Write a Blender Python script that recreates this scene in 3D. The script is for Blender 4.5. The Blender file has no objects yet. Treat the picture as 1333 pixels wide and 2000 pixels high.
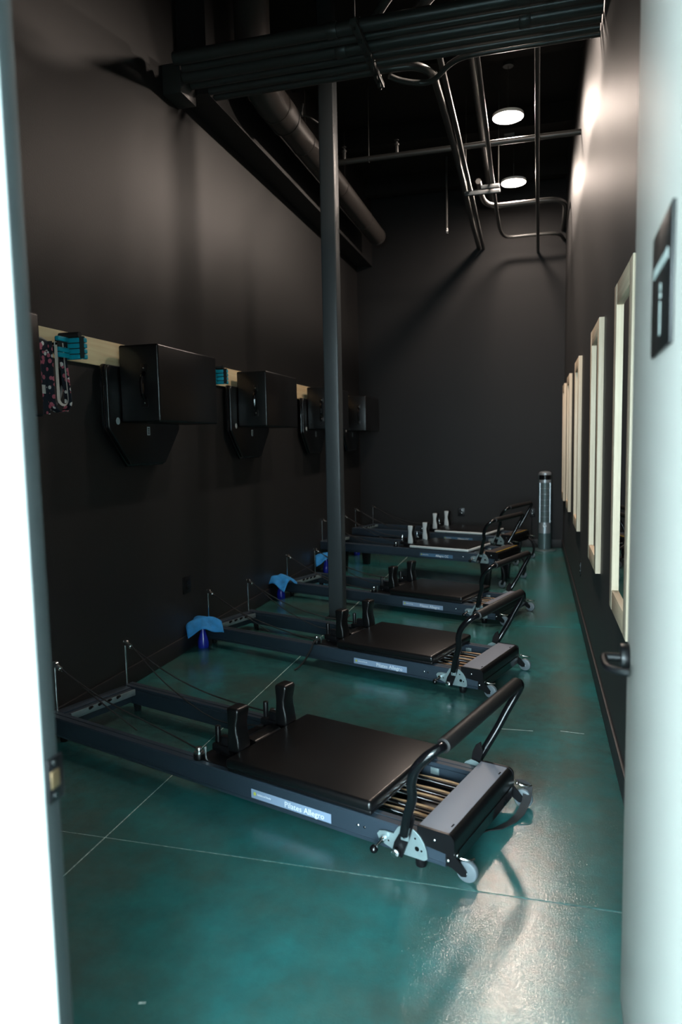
import bpy, bmesh, math, random
from mathutils import Vector, Matrix
random.seed(7)
PI = math.pi
SC = bpy.context.scene
COL = SC.collection

# ------------------------------------------------------------------ camera
H = 1.55
cam = bpy.data.cameras.new('camera')
camo = bpy.data.objects.new('camera', cam); COL.objects.link(camo)
F, CX, CY = 1385.0, 666.5, 1000.0
def pdir(x, y): return Vector((x-CX, -(y-CY), -F)).normalized()
yv = pdir(1046, 856)                         # the room's depth direction
zv = -pdir(950, 14050); zv = (zv-yv*zv.dot(yv)).normalized()
xv = yv.cross(zv)
R3 = Matrix((xv, yv, zv))                    # camera to world
M4 = R3.to_4x4(); M4.translation = Vector((0, 0, H))
camo.matrix_world = M4
cam.sensor_fit = 'VERTICAL'; cam.sensor_height = 36.0
cam.lens = F/2000.0*36.0
cam.clip_start = 0.05; cam.clip_end = 60
cam.dof.use_dof = True; cam.dof.focus_distance = 4.0; cam.dof.aperture_fstop = 2.2
SC.camera = camo

# ------------------------------------------------------------------ view, world, daylight
SC.view_settings.view_transform = 'Standard'; SC.view_settings.look = 'None'
SC.view_settings.gamma = 1.0; SC.view_settings.exposure = 0.0
SC.view_settings.use_curve_mapping = False
w = bpy.data.worlds.new('world'); SC.world = w; w.use_nodes = True
w.node_tree.nodes['Background'].inputs[0].default_value = (0.62, 0.85, 1.0, 1)
w.node_tree.nodes['Background'].inputs[1].default_value = 0.10
def area(name, loc, target, sx, sy, power, color):
    l = bpy.data.lights.new(name, 'AREA'); l.shape = 'RECTANGLE'; l.size = sx; l.size_y = sy
    l.energy = power; l.color = color
    o = bpy.data.objects.new(name, l); COL.objects.link(o); o.location = loc
    o.rotation_euler = (Vector(target)-Vector(loc)).to_track_quat('-Z', 'Y').to_euler()
    return o
# daylight through the corridor's glazing behind the photographer
area('daylight', (-0.55, -5.6, 2.0), (-0.5, 1.8, 0.6), 3.6, 2.8, 1450, (0.70, 0.91, 1.0))
LAMP = 330.0                                   # strength of the round lamps' diffusers
LAMP_COL = (1.0, 0.83, 0.71, 1)

# ------------------------------------------------------------------ materials
def mat(name, color, rough=0.5, metal=0.0, spec=0.5, coat=0.0, bump=0.0, bscale=200.0, var=0.0, vscale=3.0, trans=0.0):
    m = bpy.data.materials.new(name); m.use_nodes = True
    nt = m.node_tree; b = nt.nodes['Principled BSDF']
    b.inputs['Base Color'].default_value = (*color, 1)
    b.inputs['Roughness'].default_value = rough
    b.inputs['Metallic'].default_value = metal
    b.inputs['Specular IOR Level'].default_value = spec
    b.inputs['Coat Weight'].default_value = coat
    b.inputs['Transmission Weight'].default_value = trans
    tc = nt.nodes.new('ShaderNodeTexCoord')
    n = nt.nodes.new('ShaderNodeTexNoise'); n.inputs['Scale'].default_value = vscale; n.inputs['Detail'].default_value = 4
    nt.links.new(tc.outputs['Object'], n.inputs['Vector'])
    if var > 0:
        r = nt.nodes.new('ShaderNodeValToRGB')
        r.color_ramp.elements[0].position = 0.3; r.color_ramp.elements[1].position = 0.7
        r.color_ramp.elements[0].color = (*[c*(1-var) for c in color], 1)
        r.color_ramp.elements[1].color = (*[min(1, c*(1+var)) for c in color], 1)
        nt.links.new(n.outputs['Fac'], r.inputs['Fac']); nt.links.new(r.outputs['Color'], b.inputs['Base Color'])
    if bump > 0:
        n2 = nt.nodes.new('ShaderNodeTexNoise'); n2.inputs['Scale'].default_value = bscale; n2.inputs['Detail'].default_value = 3
        nt.links.new(tc.outputs['Object'], n2.inputs['Vector'])
        bp = nt.nodes.new('ShaderNodeBump'); bp.inputs['Strength'].default_value = bump; bp.inputs['Distance'].default_value = 0.002
        nt.links.new(n2.outputs['Fac'], bp.inputs['Height']); nt.links.new(bp.outputs['Normal'], b.inputs['Normal'])
    return m

def floor_mat():
    m = bpy.data.materials.new('stained_concrete'); m.use_nodes = True
    nt = m.node_tree; b = nt.nodes['Principled BSDF']; L = nt.links
    geo = nt.nodes.new('ShaderNodeNewGeometry')
    def noise(s, d=5, ro=0.6):
        n = nt.nodes.new('ShaderNodeTexNoise'); n.inputs['Scale'].default_value = s
        n.inputs['Detail'].default_value = d; n.inputs['Roughness'].default_value = ro
        L.new(geo.outputs['Position'], n.inputs['Vector']); return n
    n1 = noise(1.3, 6, 0.62)
    r = nt.nodes.new('ShaderNodeValToRGB'); e = r.color_ramp.elements
    e[0].position = 0.34; e[0].color = (0.062, 0.096, 0.082, 1)
    e[1].position = 0.68; e[1].color = (0.022, 0.190, 0.192, 1)
    x = e.new(0.5); x.color = (0.038, 0.132, 0.124, 1)
    L.new(n1.outputs['Fac'], r.inputs['Fac'])
    n2 = noise(9, 6, 0.7)
    r2 = nt.nodes.new('ShaderNodeValToRGB'); r2.color_ramp.elements[0].position = 0.3; r2.color_ramp.elements[1].position = 0.75
    r2.color_ramp.elements[0].color = (0.86, 0.86, 0.86, 1); r2.color_ramp.elements[1].color = (1.14, 1.13, 1.11, 1)
    L.new(n2.outputs['Fac'], r2.inputs['Fac'])
    mx = nt.nodes.new('ShaderNodeMix'); mx.data_type = 'RGBA'; mx.blend_type = 'MULTIPLY'; mx.inputs[0].default_value = 1
    L.new(r.outputs['Color'], mx.inputs[6]); L.new(r2.outputs['Color'], mx.inputs[7])
    L.new(mx.outputs[2], b.inputs['Base Color'])
    mr = nt.nodes.new('ShaderNodeMapRange'); mr.inputs[3].default_value = 0.08; mr.inputs[4].default_value = 0.13
    L.new(noise(4, 5).outputs['Fac'], mr.inputs[0]); L.new(mr.outputs[0], b.inputs['Roughness'])
    bp = nt.nodes.new('ShaderNodeBump'); bp.inputs['Strength'].default_value = 0.55; bp.inputs['Distance'].default_value = 0.0012
    L.new(noise(170, 2).outputs['Fac'], bp.inputs['Height']); L.new(bp.outputs['Normal'], b.inputs['Normal'])
    b.inputs['Specular IOR Level'].default_value = 0.5
    b.inputs['Coat Weight'].default_value = 0.5; b.inputs['Coat Roughness'].default_value = 0.10
    L.new(bp.outputs['Normal'], b.inputs['Coat Normal'])
    return m

def wood_mat(name, c1, c2, axis='Z', blocks=0.0):
    m = bpy.data.materials.new(name); m.use_nodes = True
    nt = m.node_tree; b = nt.nodes['Principled BSDF']; L = nt.links
    tc = nt.nodes.new('ShaderNodeTexCoord'); mp = nt.nodes.new('ShaderNodeMapping')
    s = {'X': (2, 40, 40), 'Y': (40, 2, 40), 'Z': (40, 40, 2)}[axis]
    mp.inputs['Scale'].default_value = s
    L.new(tc.outputs['Object'], mp.inputs['Vector'])
    n = nt.nodes.new('ShaderNodeTexNoise'); n.inputs['Scale'].default_value = 1.0; n.inputs['Detail'].default_value = 4; n.inputs['Distortion'].default_value = 0.6
    L.new(mp.outputs['Vector'], n.inputs['Vector'])
    r = nt.nodes.new('ShaderNodeValToRGB'); r.color_ramp.elements[0].position = 0.3; r.color_ramp.elements[1].position = 0.7
    r.color_ramp.elements[0].color = (*c1, 1); r.color_ramp.elements[1].color = (*c2, 1)
    L.new(n.outputs['Fac'], r.inputs['Fac']); L.new(r.outputs['Color'], b.inputs['Base Color'])
    b.inputs['Roughness'].default_value = 0.6
    return m

def floral_mat():
    m = bpy.data.materials.new('floral_fabric'); m.use_nodes = True
    nt = m.node_tree; b = nt.nodes['Principled BSDF']; L = nt.links
    tc = nt.nodes.new('ShaderNodeTexCoord')
    v = nt.nodes.new('ShaderNodeTexVoronoi'); v.inputs['Scale'].default_value = 34; v.feature = 'F1'
    L.new(tc.outputs['Object'], v.inputs['Vector'])
    r = nt.nodes.new('ShaderNodeValToRGB'); r.color_ramp.interpolation = 'CONSTANT'
    r.color_ramp.elements[0].color = (1, 1, 1, 1); r.color_ramp.elements[1].position = 0.42; r.color_ramp.elements[1].color = (0, 0, 0, 1)
    L.new(v.outputs['Distance'], r.inputs['Fac'])
    r2 = nt.nodes.new('ShaderNodeValToRGB'); r2.color_ramp.interpolation = 'CONSTANT'
    r2.color_ramp.elements[0].color = (0.75, 0.68, 0.62, 1); r2.color_ramp.elements[1].position = 0.5; r2.color_ramp.elements[1].color = (0.55, 0.12, 0.16, 1)
    L.new(v.outputs['Color'], r2.inputs['Fac'])
    mx = nt.nodes.new('ShaderNodeMix'); mx.data_type = 'RGBA'
    mx.inputs[6].default_value = (0.012, 0.016, 0.026, 1)
    L.new(r.outputs['Color'], mx.inputs[0]); L.new(r2.outputs['Color'], mx.inputs[7]); L.new(mx.outputs[2], b.inputs['Base Color'])
    b.inputs['Roughness'].default_value = 0.8
    return m

def emit(name, color, strength):
    m = bpy.data.materials.new(name); m.use_nodes = True
    nt = m.node_tree; nt.nodes.clear()
    e = nt.nodes.new('ShaderNodeEmission'); o = nt.nodes.new('ShaderNodeOutputMaterial')
    e.inputs[0].default_value = color; e.inputs[1].default_value = strength
    nt.links.new(e.outputs[0], o.inputs[0]); return m

M = {
 'floor': floor_mat(),
 'joint': mat('joint_filler', (0.42, 0.50, 0.47), 0.8, var=0.5, vscale=60),
 'wall': mat('charcoal_wall_paint', (0.006, 0.0058, 0.0058), 0.53, spec=0.75, bump=0.25, bscale=120, var=0.1, vscale=2),
 'wallback': mat('charcoal_end_wall_paint', (0.008, 0.0078, 0.008), 0.6, spec=0.25, bump=0.25, bscale=120),
 'ceiling': mat('black_ceiling_paint', (0.012, 0.011, 0.010), 0.8, spec=0.2),
 'pipe': mat('black_painted_pipe', (0.038, 0.038, 0.036), 0.38, spec=0.5, bump=0.1, bscale=60),
 'duct': mat('black_painted_duct', (0.05, 0.044, 0.040), 0.45, spec=0.5),
 'base': mat('black_baseboard', (0.012, 0.012, 0.013), 0.5),
 'column': mat('grey_black_steel_paint', (0.040, 0.047, 0.050), 0.38, spec=0.5, bump=0.05),
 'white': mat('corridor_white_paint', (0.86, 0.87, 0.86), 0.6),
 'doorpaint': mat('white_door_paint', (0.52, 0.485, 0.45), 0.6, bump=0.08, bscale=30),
 'frame': mat('dark_green_grey_frame', (0.030, 0.036, 0.037), 0.5),
 'pine': wood_mat('pale_pine', (0.60, 0.47, 0.33), (0.72, 0.59, 0.44)),
 'pineh': wood_mat('pale_pine_rails', (0.55, 0.42, 0.28), (0.69, 0.55, 0.39), 'Y'),
 'ply': wood_mat('honey_plywood', (0.82, 0.58, 0.30), (0.94, 0.75, 0.46), 'Y'),
 'mirror': mat('mirror_silver', (0.88, 0.90, 0.90), 0.01, metal=1.0),
 'rail': mat('graphite_aluminium', (0.026, 0.042, 0.060), 0.44, metal=0.1, spec=0.6, bump=0.03, bscale=90),
 'black': mat('black_plastic', (0.005, 0.005, 0.006), 0.34, spec=0.35),
 'gloss': mat('glossy_black_tube', (0.004, 0.004, 0.005), 0.10, spec=0.6),
 'vinyl': mat('black_vinyl', (0.004, 0.004, 0.0045), 0.30, spec=0.6, bump=0.10, bscale=260),
 'foam': mat('black_foam_sleeve', (0.007, 0.006, 0.006), 0.5, bump=0.2, bscale=300),
 'chrome': mat('chrome', (0.72, 0.74, 0.75), 0.16, metal=1.0),
 'zinc': mat('zinc_plate', (0.27, 0.35, 0.36), 0.42, metal=0.5, var=0.12, vscale=20),
 'cover': mat('grey_cover_paint', (0.19, 0.205, 0.245), 0.42, spec=0.5),
 'covercc': mat('dark_platform_rubber', (0.045, 0.035, 0.03), 0.6),
 'wheel': mat('grey_rubber_wheel', (0.11, 0.135, 0.15), 0.45),
 'ltgrey': mat('light_grey_plastic', (0.50, 0.54, 0.54), 0.45),
 'tan': mat('tan_rod_metal', (0.55, 0.33, 0.18), 0.4, metal=0.3),
 'rope': mat('black_rope', (0.015, 0.015, 0.016), 0.8, bump=0.4, bscale=300),
 'plate': mat('blue_grey_nameplate', (0.27, 0.36, 0.50), 0.45),
 'platecc': mat('deep_blue_nameplate', (0.07, 0.15, 0.24), 0.45),
 'print': mat('white_print', (0.85, 0.88, 0.90), 0.5),
 'yellow': mat('yellow_green_print', (0.55, 0.58, 0.10), 0.5),
 'yellowline': mat('yellow_edge_strip', (0.80, 0.50, 0.03), 0.5),
 'teal': mat('teal_silicone', (0.0, 0.30, 0.40), 0.45, bump=0.05),
 'floral': floral_mat(),
 'cream': mat('cream_band_edge', (0.62, 0.56, 0.50), 0.8),
 'bluecloth': mat('blue_microfibre', (0.02, 0.24, 0.58), 0.85, bump=0.5, bscale=140, var=0.2, vscale=20),
 'bluebottle': mat('cobalt_plastic', (0.01, 0.02, 0.42), 0.12, coat=0.3, spec=0.6),
 'silver': mat('silver_plastic', (0.28, 0.31, 0.33), 0.36, metal=0.6),
 'ring': mat('grey_ring_rubber', (0.16, 0.16, 0.16), 0.4),
 'grille': mat('grille_dark', (0.06, 0.10, 0.105), 0.4, metal=0.3),
 'brass': mat('brass', (0.30, 0.20, 0.11), 0.4, metal=0.8),
 'sign': mat('black_sign', (0.010, 0.010, 0.010), 0.4),
 'signprint': mat('pale_sign_print', (0.33, 0.36, 0.34), 0.5),
 'lampwhite': mat('lamp_rim_white', (0.8, 0.8, 0.78), 0.5),
 'lamp': emit('lamp_diffuser', LAMP_COL, LAMP),
}

# ------------------------------------------------------------------ mesh helpers
class MB:
    def __init__(s): s.bm = bmesh.new()
    def _merge(s, b, mtx=None):
        if mtx is not None: bmesh.ops.transform(b, matrix=mtx, verts=b.verts)
        me = bpy.data.meshes.new('t'); b.to_mesh(me); b.free(); s.bm.from_mesh(me); bpy.data.meshes.remove(me)
    def box(s, x0, x1, y0, y1, z0, z1, r=0.0, seg=2, mtx=None):
        b = bmesh.new(); bmesh.ops.create_cube(b, size=1)
        for v in b.verts:
            v.co = Vector(((x0+x1)/2+v.co.x*abs(x1-x0), (y0+y1)/2+v.co.y*abs(y1-y0), (z0+z1)/2+v.co.z*abs(z1-z0)))
        if r > 0: bmesh.ops.bevel(b, geom=b.edges[:], offset=r, segments=seg, profile=0.5, affect='EDGES')
        s._merge(b, mtx); return s
    def cyl(s, p0, p1, r0, r1=None, seg=20, bev=0.0):
        if r1 is None: r1 = r0
        p0 = Vector(p0); p1 = Vector(p1); d = p1-p0
        b = bmesh.new(); bmesh.ops.create_cone(b, cap_ends=True, segments=seg, radius1=r0, radius2=r1, depth=d.length)
        if bev > 0:
            es = [e for e in b.edges if abs(e.verts[0].co.z-e.verts[1].co.z) < 1e-6]
            bmesh.ops.bevel(b, geom=es, offset=bev, segments=2, profile=0.5, affect='EDGES')
        m = Matrix.Translation((p0+p1)/2) @ d.to_track_quat('Z', 'Y').to_matrix().to_4x4()
        s._merge(b, m); return s
    def sphere(s, c, r, sx=1, sy=1, sz=1, seg=16):
        b = bmesh.new(); bmesh.ops.create_uvsphere(b, u_segments=seg, v_segments=seg//2+2, radius=r)
        s._merge(b, Matrix.Translation(Vector(c)) @ Matrix.Diagonal((sx, sy, sz, 1))); return s
    def tube(s, pts, r, seg=10, sub=6, smooth=True):
        P = [Vector(p) for p in pts]
        if smooth and len(P) > 2:
            Q = []
            for i in range(len(P)-1):
                a = P[i-1] if i > 0 else P[i]*2-P[i+1]; b_ = P[i]; c = P[i+1]; d = P[i+2] if i+2 < len(P) else P[i+1]*2-P[i]
                for k in range(sub):
                    t = k/sub
                    Q.append(0.5*((2*b_)+(c-a)*t+(2*a-5*b_+4*c-d)*t*t+(3*b_-a-3*c+d)*t**3))
            Q.append(P[-1]); P = Q
        up = None; rings = []
        for i, p in enumerate(P):
            t = (P[min(i+1, len(P)-1)]-P[max(i-1, 0)]).normalized()
            if up is None:
                up = Vector((0, 0, 1)) if abs(t.z) < 0.9 else Vector((1, 0, 0))
            up = (up-t*up.dot(t)).normalized(); sd = t.cross(up)
            rr = r[min(i, len(r)-1)] if isinstance(r, (list, tuple)) else r
            rings.append([s.bm.verts.new(p+(up*math.cos(2*PI*k/seg)+sd*math.sin(2*PI*k/seg))*rr) for k in range(seg)])
        for a, b_ in zip(rings, rings[1:]):
            for k in range(seg):
                s.bm.faces.new((a[k], a[(k+1) % seg], b_[(k+1) % seg], b_[k]))
        s.bm.faces.new(rings[0][::-1]); s.bm.faces.new(rings[-1]); return s
    def prism(s, poly, h0, h1, fn, r=0.0, seg=2):
        """poly: 2D points; fn(u, v, h) -> 3D"""
        b = bmesh.new()
        A = [b.verts.new(fn(u, v, h0)) for u, v in poly]; B = [b.verts.new(fn(u, v, h1)) for u, v in poly]
        b.faces.new(A); b.faces.new(B[::-1]); n = len(poly)
        for i in range(n): b.faces.new((A[i], B[i], B[(i+1) % n], A[(i+1) % n]))
        bmesh.ops.recalc_face_normals(b, faces=b.faces)
        if r > 0:
            bmesh.ops.bevel(b, geom=[e for e in b.edges if e.calc_face_angle(0) > 0.6], offset=r, segments=seg, profile=0.5, affect='EDGES')
        s._merge(b); return s
    def ribbon(s, pts, wv, th=0.002):
        """flat band along pts, width vector wv"""
        P = [Vector(p) for p in pts]; wv = Vector(wv); rows = []
        for i, p in enumerate(P):
            t = (P[min(i+1, len(P)-1)]-P[max(i-1, 0)]).normalized(); n = t.cross(wv.normalized()).normalized()*th/2
            rows.append([s.bm.verts.new(q) for q in (p-wv/2+n, p+wv/2+n, p+wv/2-n, p-wv/2-n)])
        for a, b_ in zip(rows, rows[1:]):
            for k in range(4): s.bm.faces.new((a[k], a[(k+1) % 4], b_[(k+1) % 4], b_[k]))
        s.bm.faces.new(rows[0][::-1]); s.bm.faces.new(rows[-1]); return s
    def lathe(s, prof, c=(0, 0, 0), seg=28):
        rings = []
        for r, z in prof:
            rings.append([s.bm.verts.new((c[0]+r*math.cos(2*PI*k/seg), c[1]+r*math.sin(2*PI*k/seg), c[2]+z)) for k in range(seg)])
        for a, b_ in zip(rings, rings[1:]):
            for k in range(seg): s.bm.faces.new((a[k], a[(k+1) % seg], b_[(k+1) % seg], b_[k]))
        s.bm.faces.new(rings[0][::-1]); s.bm.faces.new(rings[-1]); return s
    def build(s, name, m, parent=None, label=None, sharp=35, loc=None):
        bmesh.ops.recalc_face_normals(s.bm, faces=s.bm.faces)
        me = bpy.data.meshes.new(name); s.bm.to_mesh(me); s.bm.free()
        for p in me.polygons: p.use_smooth = True
        me.set_sharp_from_angle(angle=math.radians(sharp))
        me.materials.append(M[m] if isinstance(m, str) else m)
        o = bpy.data.objects.new(name, me); COL.objects.link(o)
        if parent: o.parent = parent
        if label: o['label'] = label
        if loc: o.location = loc
        return o
def thing(name, label, cat, loc=(0, 0, 0), rz=0.0, group=None):
    o = bpy.data.objects.new(name, None); COL.objects.link(o); o.empty_display_size = 0.1
    o.location = loc; o.rotation_euler = (0, 0, rz); o['label'] = label; o['category'] = cat
    if group: o['group'] = group
    return o
def tag(o, label, cat, group=None):
    o['label'] = label; o['category'] = cat
    if group: o['group'] = group
    return o
def struct(o): o['kind'] = 'structure'; return o
def text_mesh(body, size, name, m, parent, mtx, th=0.0006):
    cu = bpy.data.curves.new('t', 'FONT'); cu.body = body; cu.size = size; cu.extrude = th; cu.resolution_u = 2
    cu.align_x = 'CENTER'; cu.align_y = 'CENTER'
    to = bpy.data.objects.new('t', cu); COL.objects.link(to)
    dg = bpy.context.evaluated_depsgraph_get(); dg.update()
    me = bpy.data.meshes.new_from_object(to.evaluated_get(dg)); bpy.data.objects.remove(to)
    me.name = name; me.transform(mtx); me.materials.clear(); me.materials.append(M[m])
    o = bpy.data.objects.new(name, me); COL.objects.link(o); o.parent = parent
    return o

# ------------------------------------------------------------------ the room
XL, XR, YB, YF = -2.54, 0.385, 10.40, 1.00
ZC = 5.15
# floor: poured slabs with sawn joints between them; the pale filler shows in the joints
fl = struct(MB().box(-4.5, 3.0, -6.4, YB+0.1, -0.12, -0.0025).build('floor', 'joint'))
xs = [-4.5, -1.645, 3.0]; ys = [-6.4, -3.7, -0.7, 2.338, 5.97, 8.0+1.65, YB+0.1]
g = 0.0034
for i in range(2):
    for j in range(len(ys)-1):
        MB().box(xs[i]+g, xs[i+1]-g, ys[j]+g, ys[j+1]-g, -0.03, 0.0).build('concrete_slab', 'floor', fl)
fs = MB()                                               # small chips and hairline scratches in the stain
for (x, y, l, a, ww) in ((-1.76, 2.12, 0.035, 1.2, 0.008), (-1.735, 2.165, 0.010, 1.2, 0.006), (-0.10, 3.77, 0.20, 0.05, 0.004), (0.20, 3.80, 0.12, -0.1, 0.004),
                     (-1.05, 1.62, 0.02, 0.3, 0.008), (-0.30, 3.25, 0.09, -0.3, 0.003), (-1.35, 3.1, 0.03, 0.1, 0.004)):
    mt = Matrix.Translation((x, y, 0)) @ Matrix.Rotation(a, 4, 'Z')
    fs.box(-l/2, l/2, -ww/2, ww/2, -0.001, 0.0004, mtx=mt)
fs.build('surface_scratches', 'joint', fl, 'pale chips and scratches in the green stain')['kind'] = 'stuff'

struct(MB().box(XL-0.15, XL, YF, YB+0.15, 0, ZC).build('wall_left', 'wall'))
struct(MB().box(XR, XR+0.15, YF, YB+0.15, 0, ZC).build('wall_right', 'wall'))
struct(MB().box(XL, XR, YB, YB+0.15, 0, ZC).build('wall_back', 'wallback'))
cl = struct(MB().box(XL-0.15, XR+0.15, YF-0.1, YB+0.15, ZC, ZC+0.1).build('ceiling', 'ceiling'))
# the ledge that runs along the left wall under the roof
struct(MB().box(XL, -2.31, 4.98, YB, 4.085, ZC).build('trim_1', 'wall'))
for k in range(6):
    MB().box(XL, XR, 2.0+k*1.6, 2.12+k*1.6, ZC-0.2, ZC).build('roof_joist', 'ceiling', cl)
struct(MB().box(XL, XL+0.014, YF+0.05, YB, 0, 0.12, 0.003).build('baseboard_left', 'base'))
struct(MB().box(XR-0.014, XR, YF+0.05, YB, 0, 0.12, 0.003).build('baseboard_right', 'base'))
struct(MB().box(XL+0.014, XR-0.014, YB-0.014, YB, 0, 0.12, 0.003).build('baseboard_back', 'base'))
# front wall with the doorway, seen from the bright corridor
JX = -0.822                                               # left jamb
wf = MB(); wf.box(-4.5, JX-0.045, YF, YF+0.042, 0, 3.4); wf.box(JX-0.045, 0.30, YF, YF+0.05, 2.78, 3.4)
wf.box(0.30, 3.0, YF, YF+0.05, 0, 3.4); wf.box(XL, XR, YF, YF+0.05, 3.4, ZC)
struct(wf.build('wall_front', 'white'))
struct(MB().box(-2.55, -2.45, -6.2, YF, 0, 3.4).build('wall_corridor_left', 'white'))  # unseen corridor shell, added so its white faces bounce daylight onto the door
struct(MB().box(1.45, 1.55, -6.2, YF, 0, 3.4).build('wall_corridor_right', 'white'))
struct(MB().box(-2.55, 1.55, -6.2, YF, 3.4, 3.5).build('ceiling_corridor', 'white'))
fr = MB(); fr.box(JX-0.045, JX, YF+0.006, YF+0.042, 0, 2.78, 0.002); fr.box(JX, 0.30, YF+0.004, YF+0.05, 2.735, 2.78)
fr.box(0.255, 0.30, YF+0.004, YF+0.05, 0, 2.735, 0.002)
jf = struct(fr.build('trim_2', 'frame'))
cs = MB(); cs.box(JX-0.10, JX-0.001, YF-0.004, YF+0.006, 0, 2.86, 0.002)
struct(cs.build('trim_3', 'white'))
sp = MB().box(JX-0.001, JX+0.004, YF+0.010, YF+0.050, 0.925, 1.005, 0.001).build('strike_plate', 'black', jf)
MB().box(JX+0.003, JX+0.006, YF+0.015, YF+0.038, 0.95, 0.982, 0.001).build('latch_hole', 'brass', sp, 'brass lip of the strike plate')
for zz in (0.935, 0.996): MB().cyl((JX+0.003, YF+0.027, zz), (JX+0.006, YF+0.027, zz), 0.005).build('screw', 'chrome', sp)

# the open door, swung into the room along the right side
DA = math.radians(2.0)
D = thing('door_1', '', ''); del D['label']; del D['category']; D['kind'] = 'structure'
D.location = (0.238, 1.95, 0); D.rotation_euler = (0, 0, -DA)
# local: y = 0 at the free edge, towards the hinge is -y, the face seen is x = 0
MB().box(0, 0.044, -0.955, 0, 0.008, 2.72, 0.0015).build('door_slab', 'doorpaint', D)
hy = -0.05
ro = MB().cyl((0.0, hy, 0.985), (-0.022, hy, 0.985), 0.036, seg=32, bev=0.003).build('rose', 'black', D)
lv = MB().cyl((-0.022, hy, 0.985), (-0.055, hy, 0.985), 0.011)
lv.tube([(-0.052, hy+0.008, 0.985), (-0.060, hy-0.005, 0.985), (-0.061, hy-0.05, 0.984), (-0.055, hy-0.085, 0.983), (-0.030, hy-0.105, 0.982), (-0.008, hy-0.112, 0.982)], 0.0095, 10)
lv.build('door_lever', 'black', D)
sg = MB().box(-0.006, 0, -0.684, -0.426, 1.700, 1.925, 0.001).build('sign_plate', 'sign', D, 'black sign plate with pale lettering')
st = MB()
for k in range(9):
    y0 = -0.455-k*0.0215; st.box(-0.0075, -0.006, y0-0.016, y0, 1.842, 1.860)
st.build('sign_lettering', 'signprint', sg)
ic = MB(); ic.cyl((-0.0075, -0.555, 1.812), (-0.006, -0.555, 1.812), 0.008); ic.box(-0.0075, -0.006, -0.563, -0.547, 1.792, 1.802)
ic.box(-0.0075, -0.006, -0.562, -0.548, 1.728, 1.787, 0.0005)
ic.build('sign_figure', 'signprint', sg)
for z in (0.25, 1.35, 2.45): MB().cyl((0.052, -0.955, z-0.05), (0.052, -0.955, z+0.05), 0.008).build('hinge', 'black', D)

# steel column
c = thing('steel_column', 'square dark steel column rising from the floor to the pipes behind the second machine', 'column', (-1.68, 5.945, 0))
MB().box(-0.066, 0.066, -0.066, 0.066, 0.012, ZC-0.01, 0.012, 3).build('shaft', 'column', c)
bp = MB(); bp.box(-0.09, 0.09, -0.09, 0.09, 0, 0.012, 0.002); bp.build('base_plate', 'column', c)

# ------------------------------------------------------------------ ceiling services
lampdesc = [(5.48, 'round hanging lamp cut by the top edge, above the bundle of pipes'),
            (7.41, 'round glowing lamp hanging between the pipe bundle and the cross pipe'),
            (9.25, 'round glowing lamp farthest from the doorway, near the end wall')]
for y, lab in lampdesc:
    t = thing('disc_lamp', lab, 'lamp', (-0.276, y, 4.65), group='round hanging lamps')
    MB().lathe([(0.10, 0.035), (0.148, 0.030), (0.150, 0.004), (0.146, 0.0), (0.141, 0.004), (0.138, 0.028)][:5] , seg=40).build('rim', 'lampwhite', t)
    MB().lathe([(0.139, 0.006), (0.138, -0.002), (0.118, -0.007), (0.07, -0.011), (0.01, -0.013)], seg=40).build('diffuser', 'lamp', t)
    MB().cyl((0, 0, 0.035), (0, 0, ZC-4.65), 0.003, seg=8).build('suspension_cable', 'pipe', t)
    MB().cyl((0, 0, ZC-4.65-0.03), (0, 0, ZC-4.65), 0.05).build('canopy', 'pipe', t)
rack = [(4.565, 4.125, 0.042, 'thickest black pipe, front of the overhead bundle'),
        (4.678, 4.12, 0.028, 'thin black pipe second from the front of the overhead bundle'),
        (4.785, 4.12, 0.045, 'thick black pipe with couplings in the middle of the overhead bundle'),
        (4.905, 4.12, 0.032, 'black pipe just behind the thick middle one of the overhead bundle'),
        (5.015, 4.12, 0.032, 'black pipe second from the back of the overhead bundle')]
for y, z, r, lab in rack:
    t = thing('conduit', lab, 'pipe', (0, y, z), group='pipes of the overhead bundle')
    MB().cyl((-2.35 if y < 4.7 else (-2.395 if y < 4.95 else -2.37), 0, 0), (XR-0.01, 0, 0), r, seg=18).build('pipe', 'pipe', t)
    for x in (-1.25, -0.08):
        if r > 0.04: MB().cyl((x-0.035, 0, 0), (x+0.035, 0, 0), r+0.006, seg=18, bev=0.004).build('coupling', 'pipe', t)
def pipe(lab, pts, r, nm='conduit', sub=6, group=None):
    o = MB().tube(pts, r, 14, sub).build(nm, 'pipe'); return tag(o, lab, 'pipe', group)
pipe('black pipe at the back of the bundle that bends away towards the end wall',
     [(-2.38, 5.118, 4.12), (-1.8, 5.118, 4.12), (-1.2, 5.115, 4.12), (-0.95, 5.112, 4.12), (-0.80, 5.15, 4.12), (-0.722, 5.28, 4.12), (-0.716, 5.5, 4.14), (-0.735, 7.2, 4.207), (-0.765, 9.0, 4.207), (-0.778, YB, 4.207)], 0.028)
pipe('kinked thin pipe crossing under the bundle to the right wall',
     [(-1.0, 5.13, 4.08), (-0.92, 5.19, 4.065), (-0.80, 5.25, 4.06), (-0.70, 5.24, 4.065), (-0.58, 5.16, 4.11), (-0.46, 5.11, 4.12), (-0.2, 5.10, 4.12), (0.1, 5.10, 4.12), (XR, 5.10, 4.12)], 0.019)
pipe('slim straight pipe running to the end wall beside the bent one', [(-0.657, 5.0, 4.2), (-0.680, 7.5, 4.2), (-0.715, YB, 4.2)], 0.021)
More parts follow.
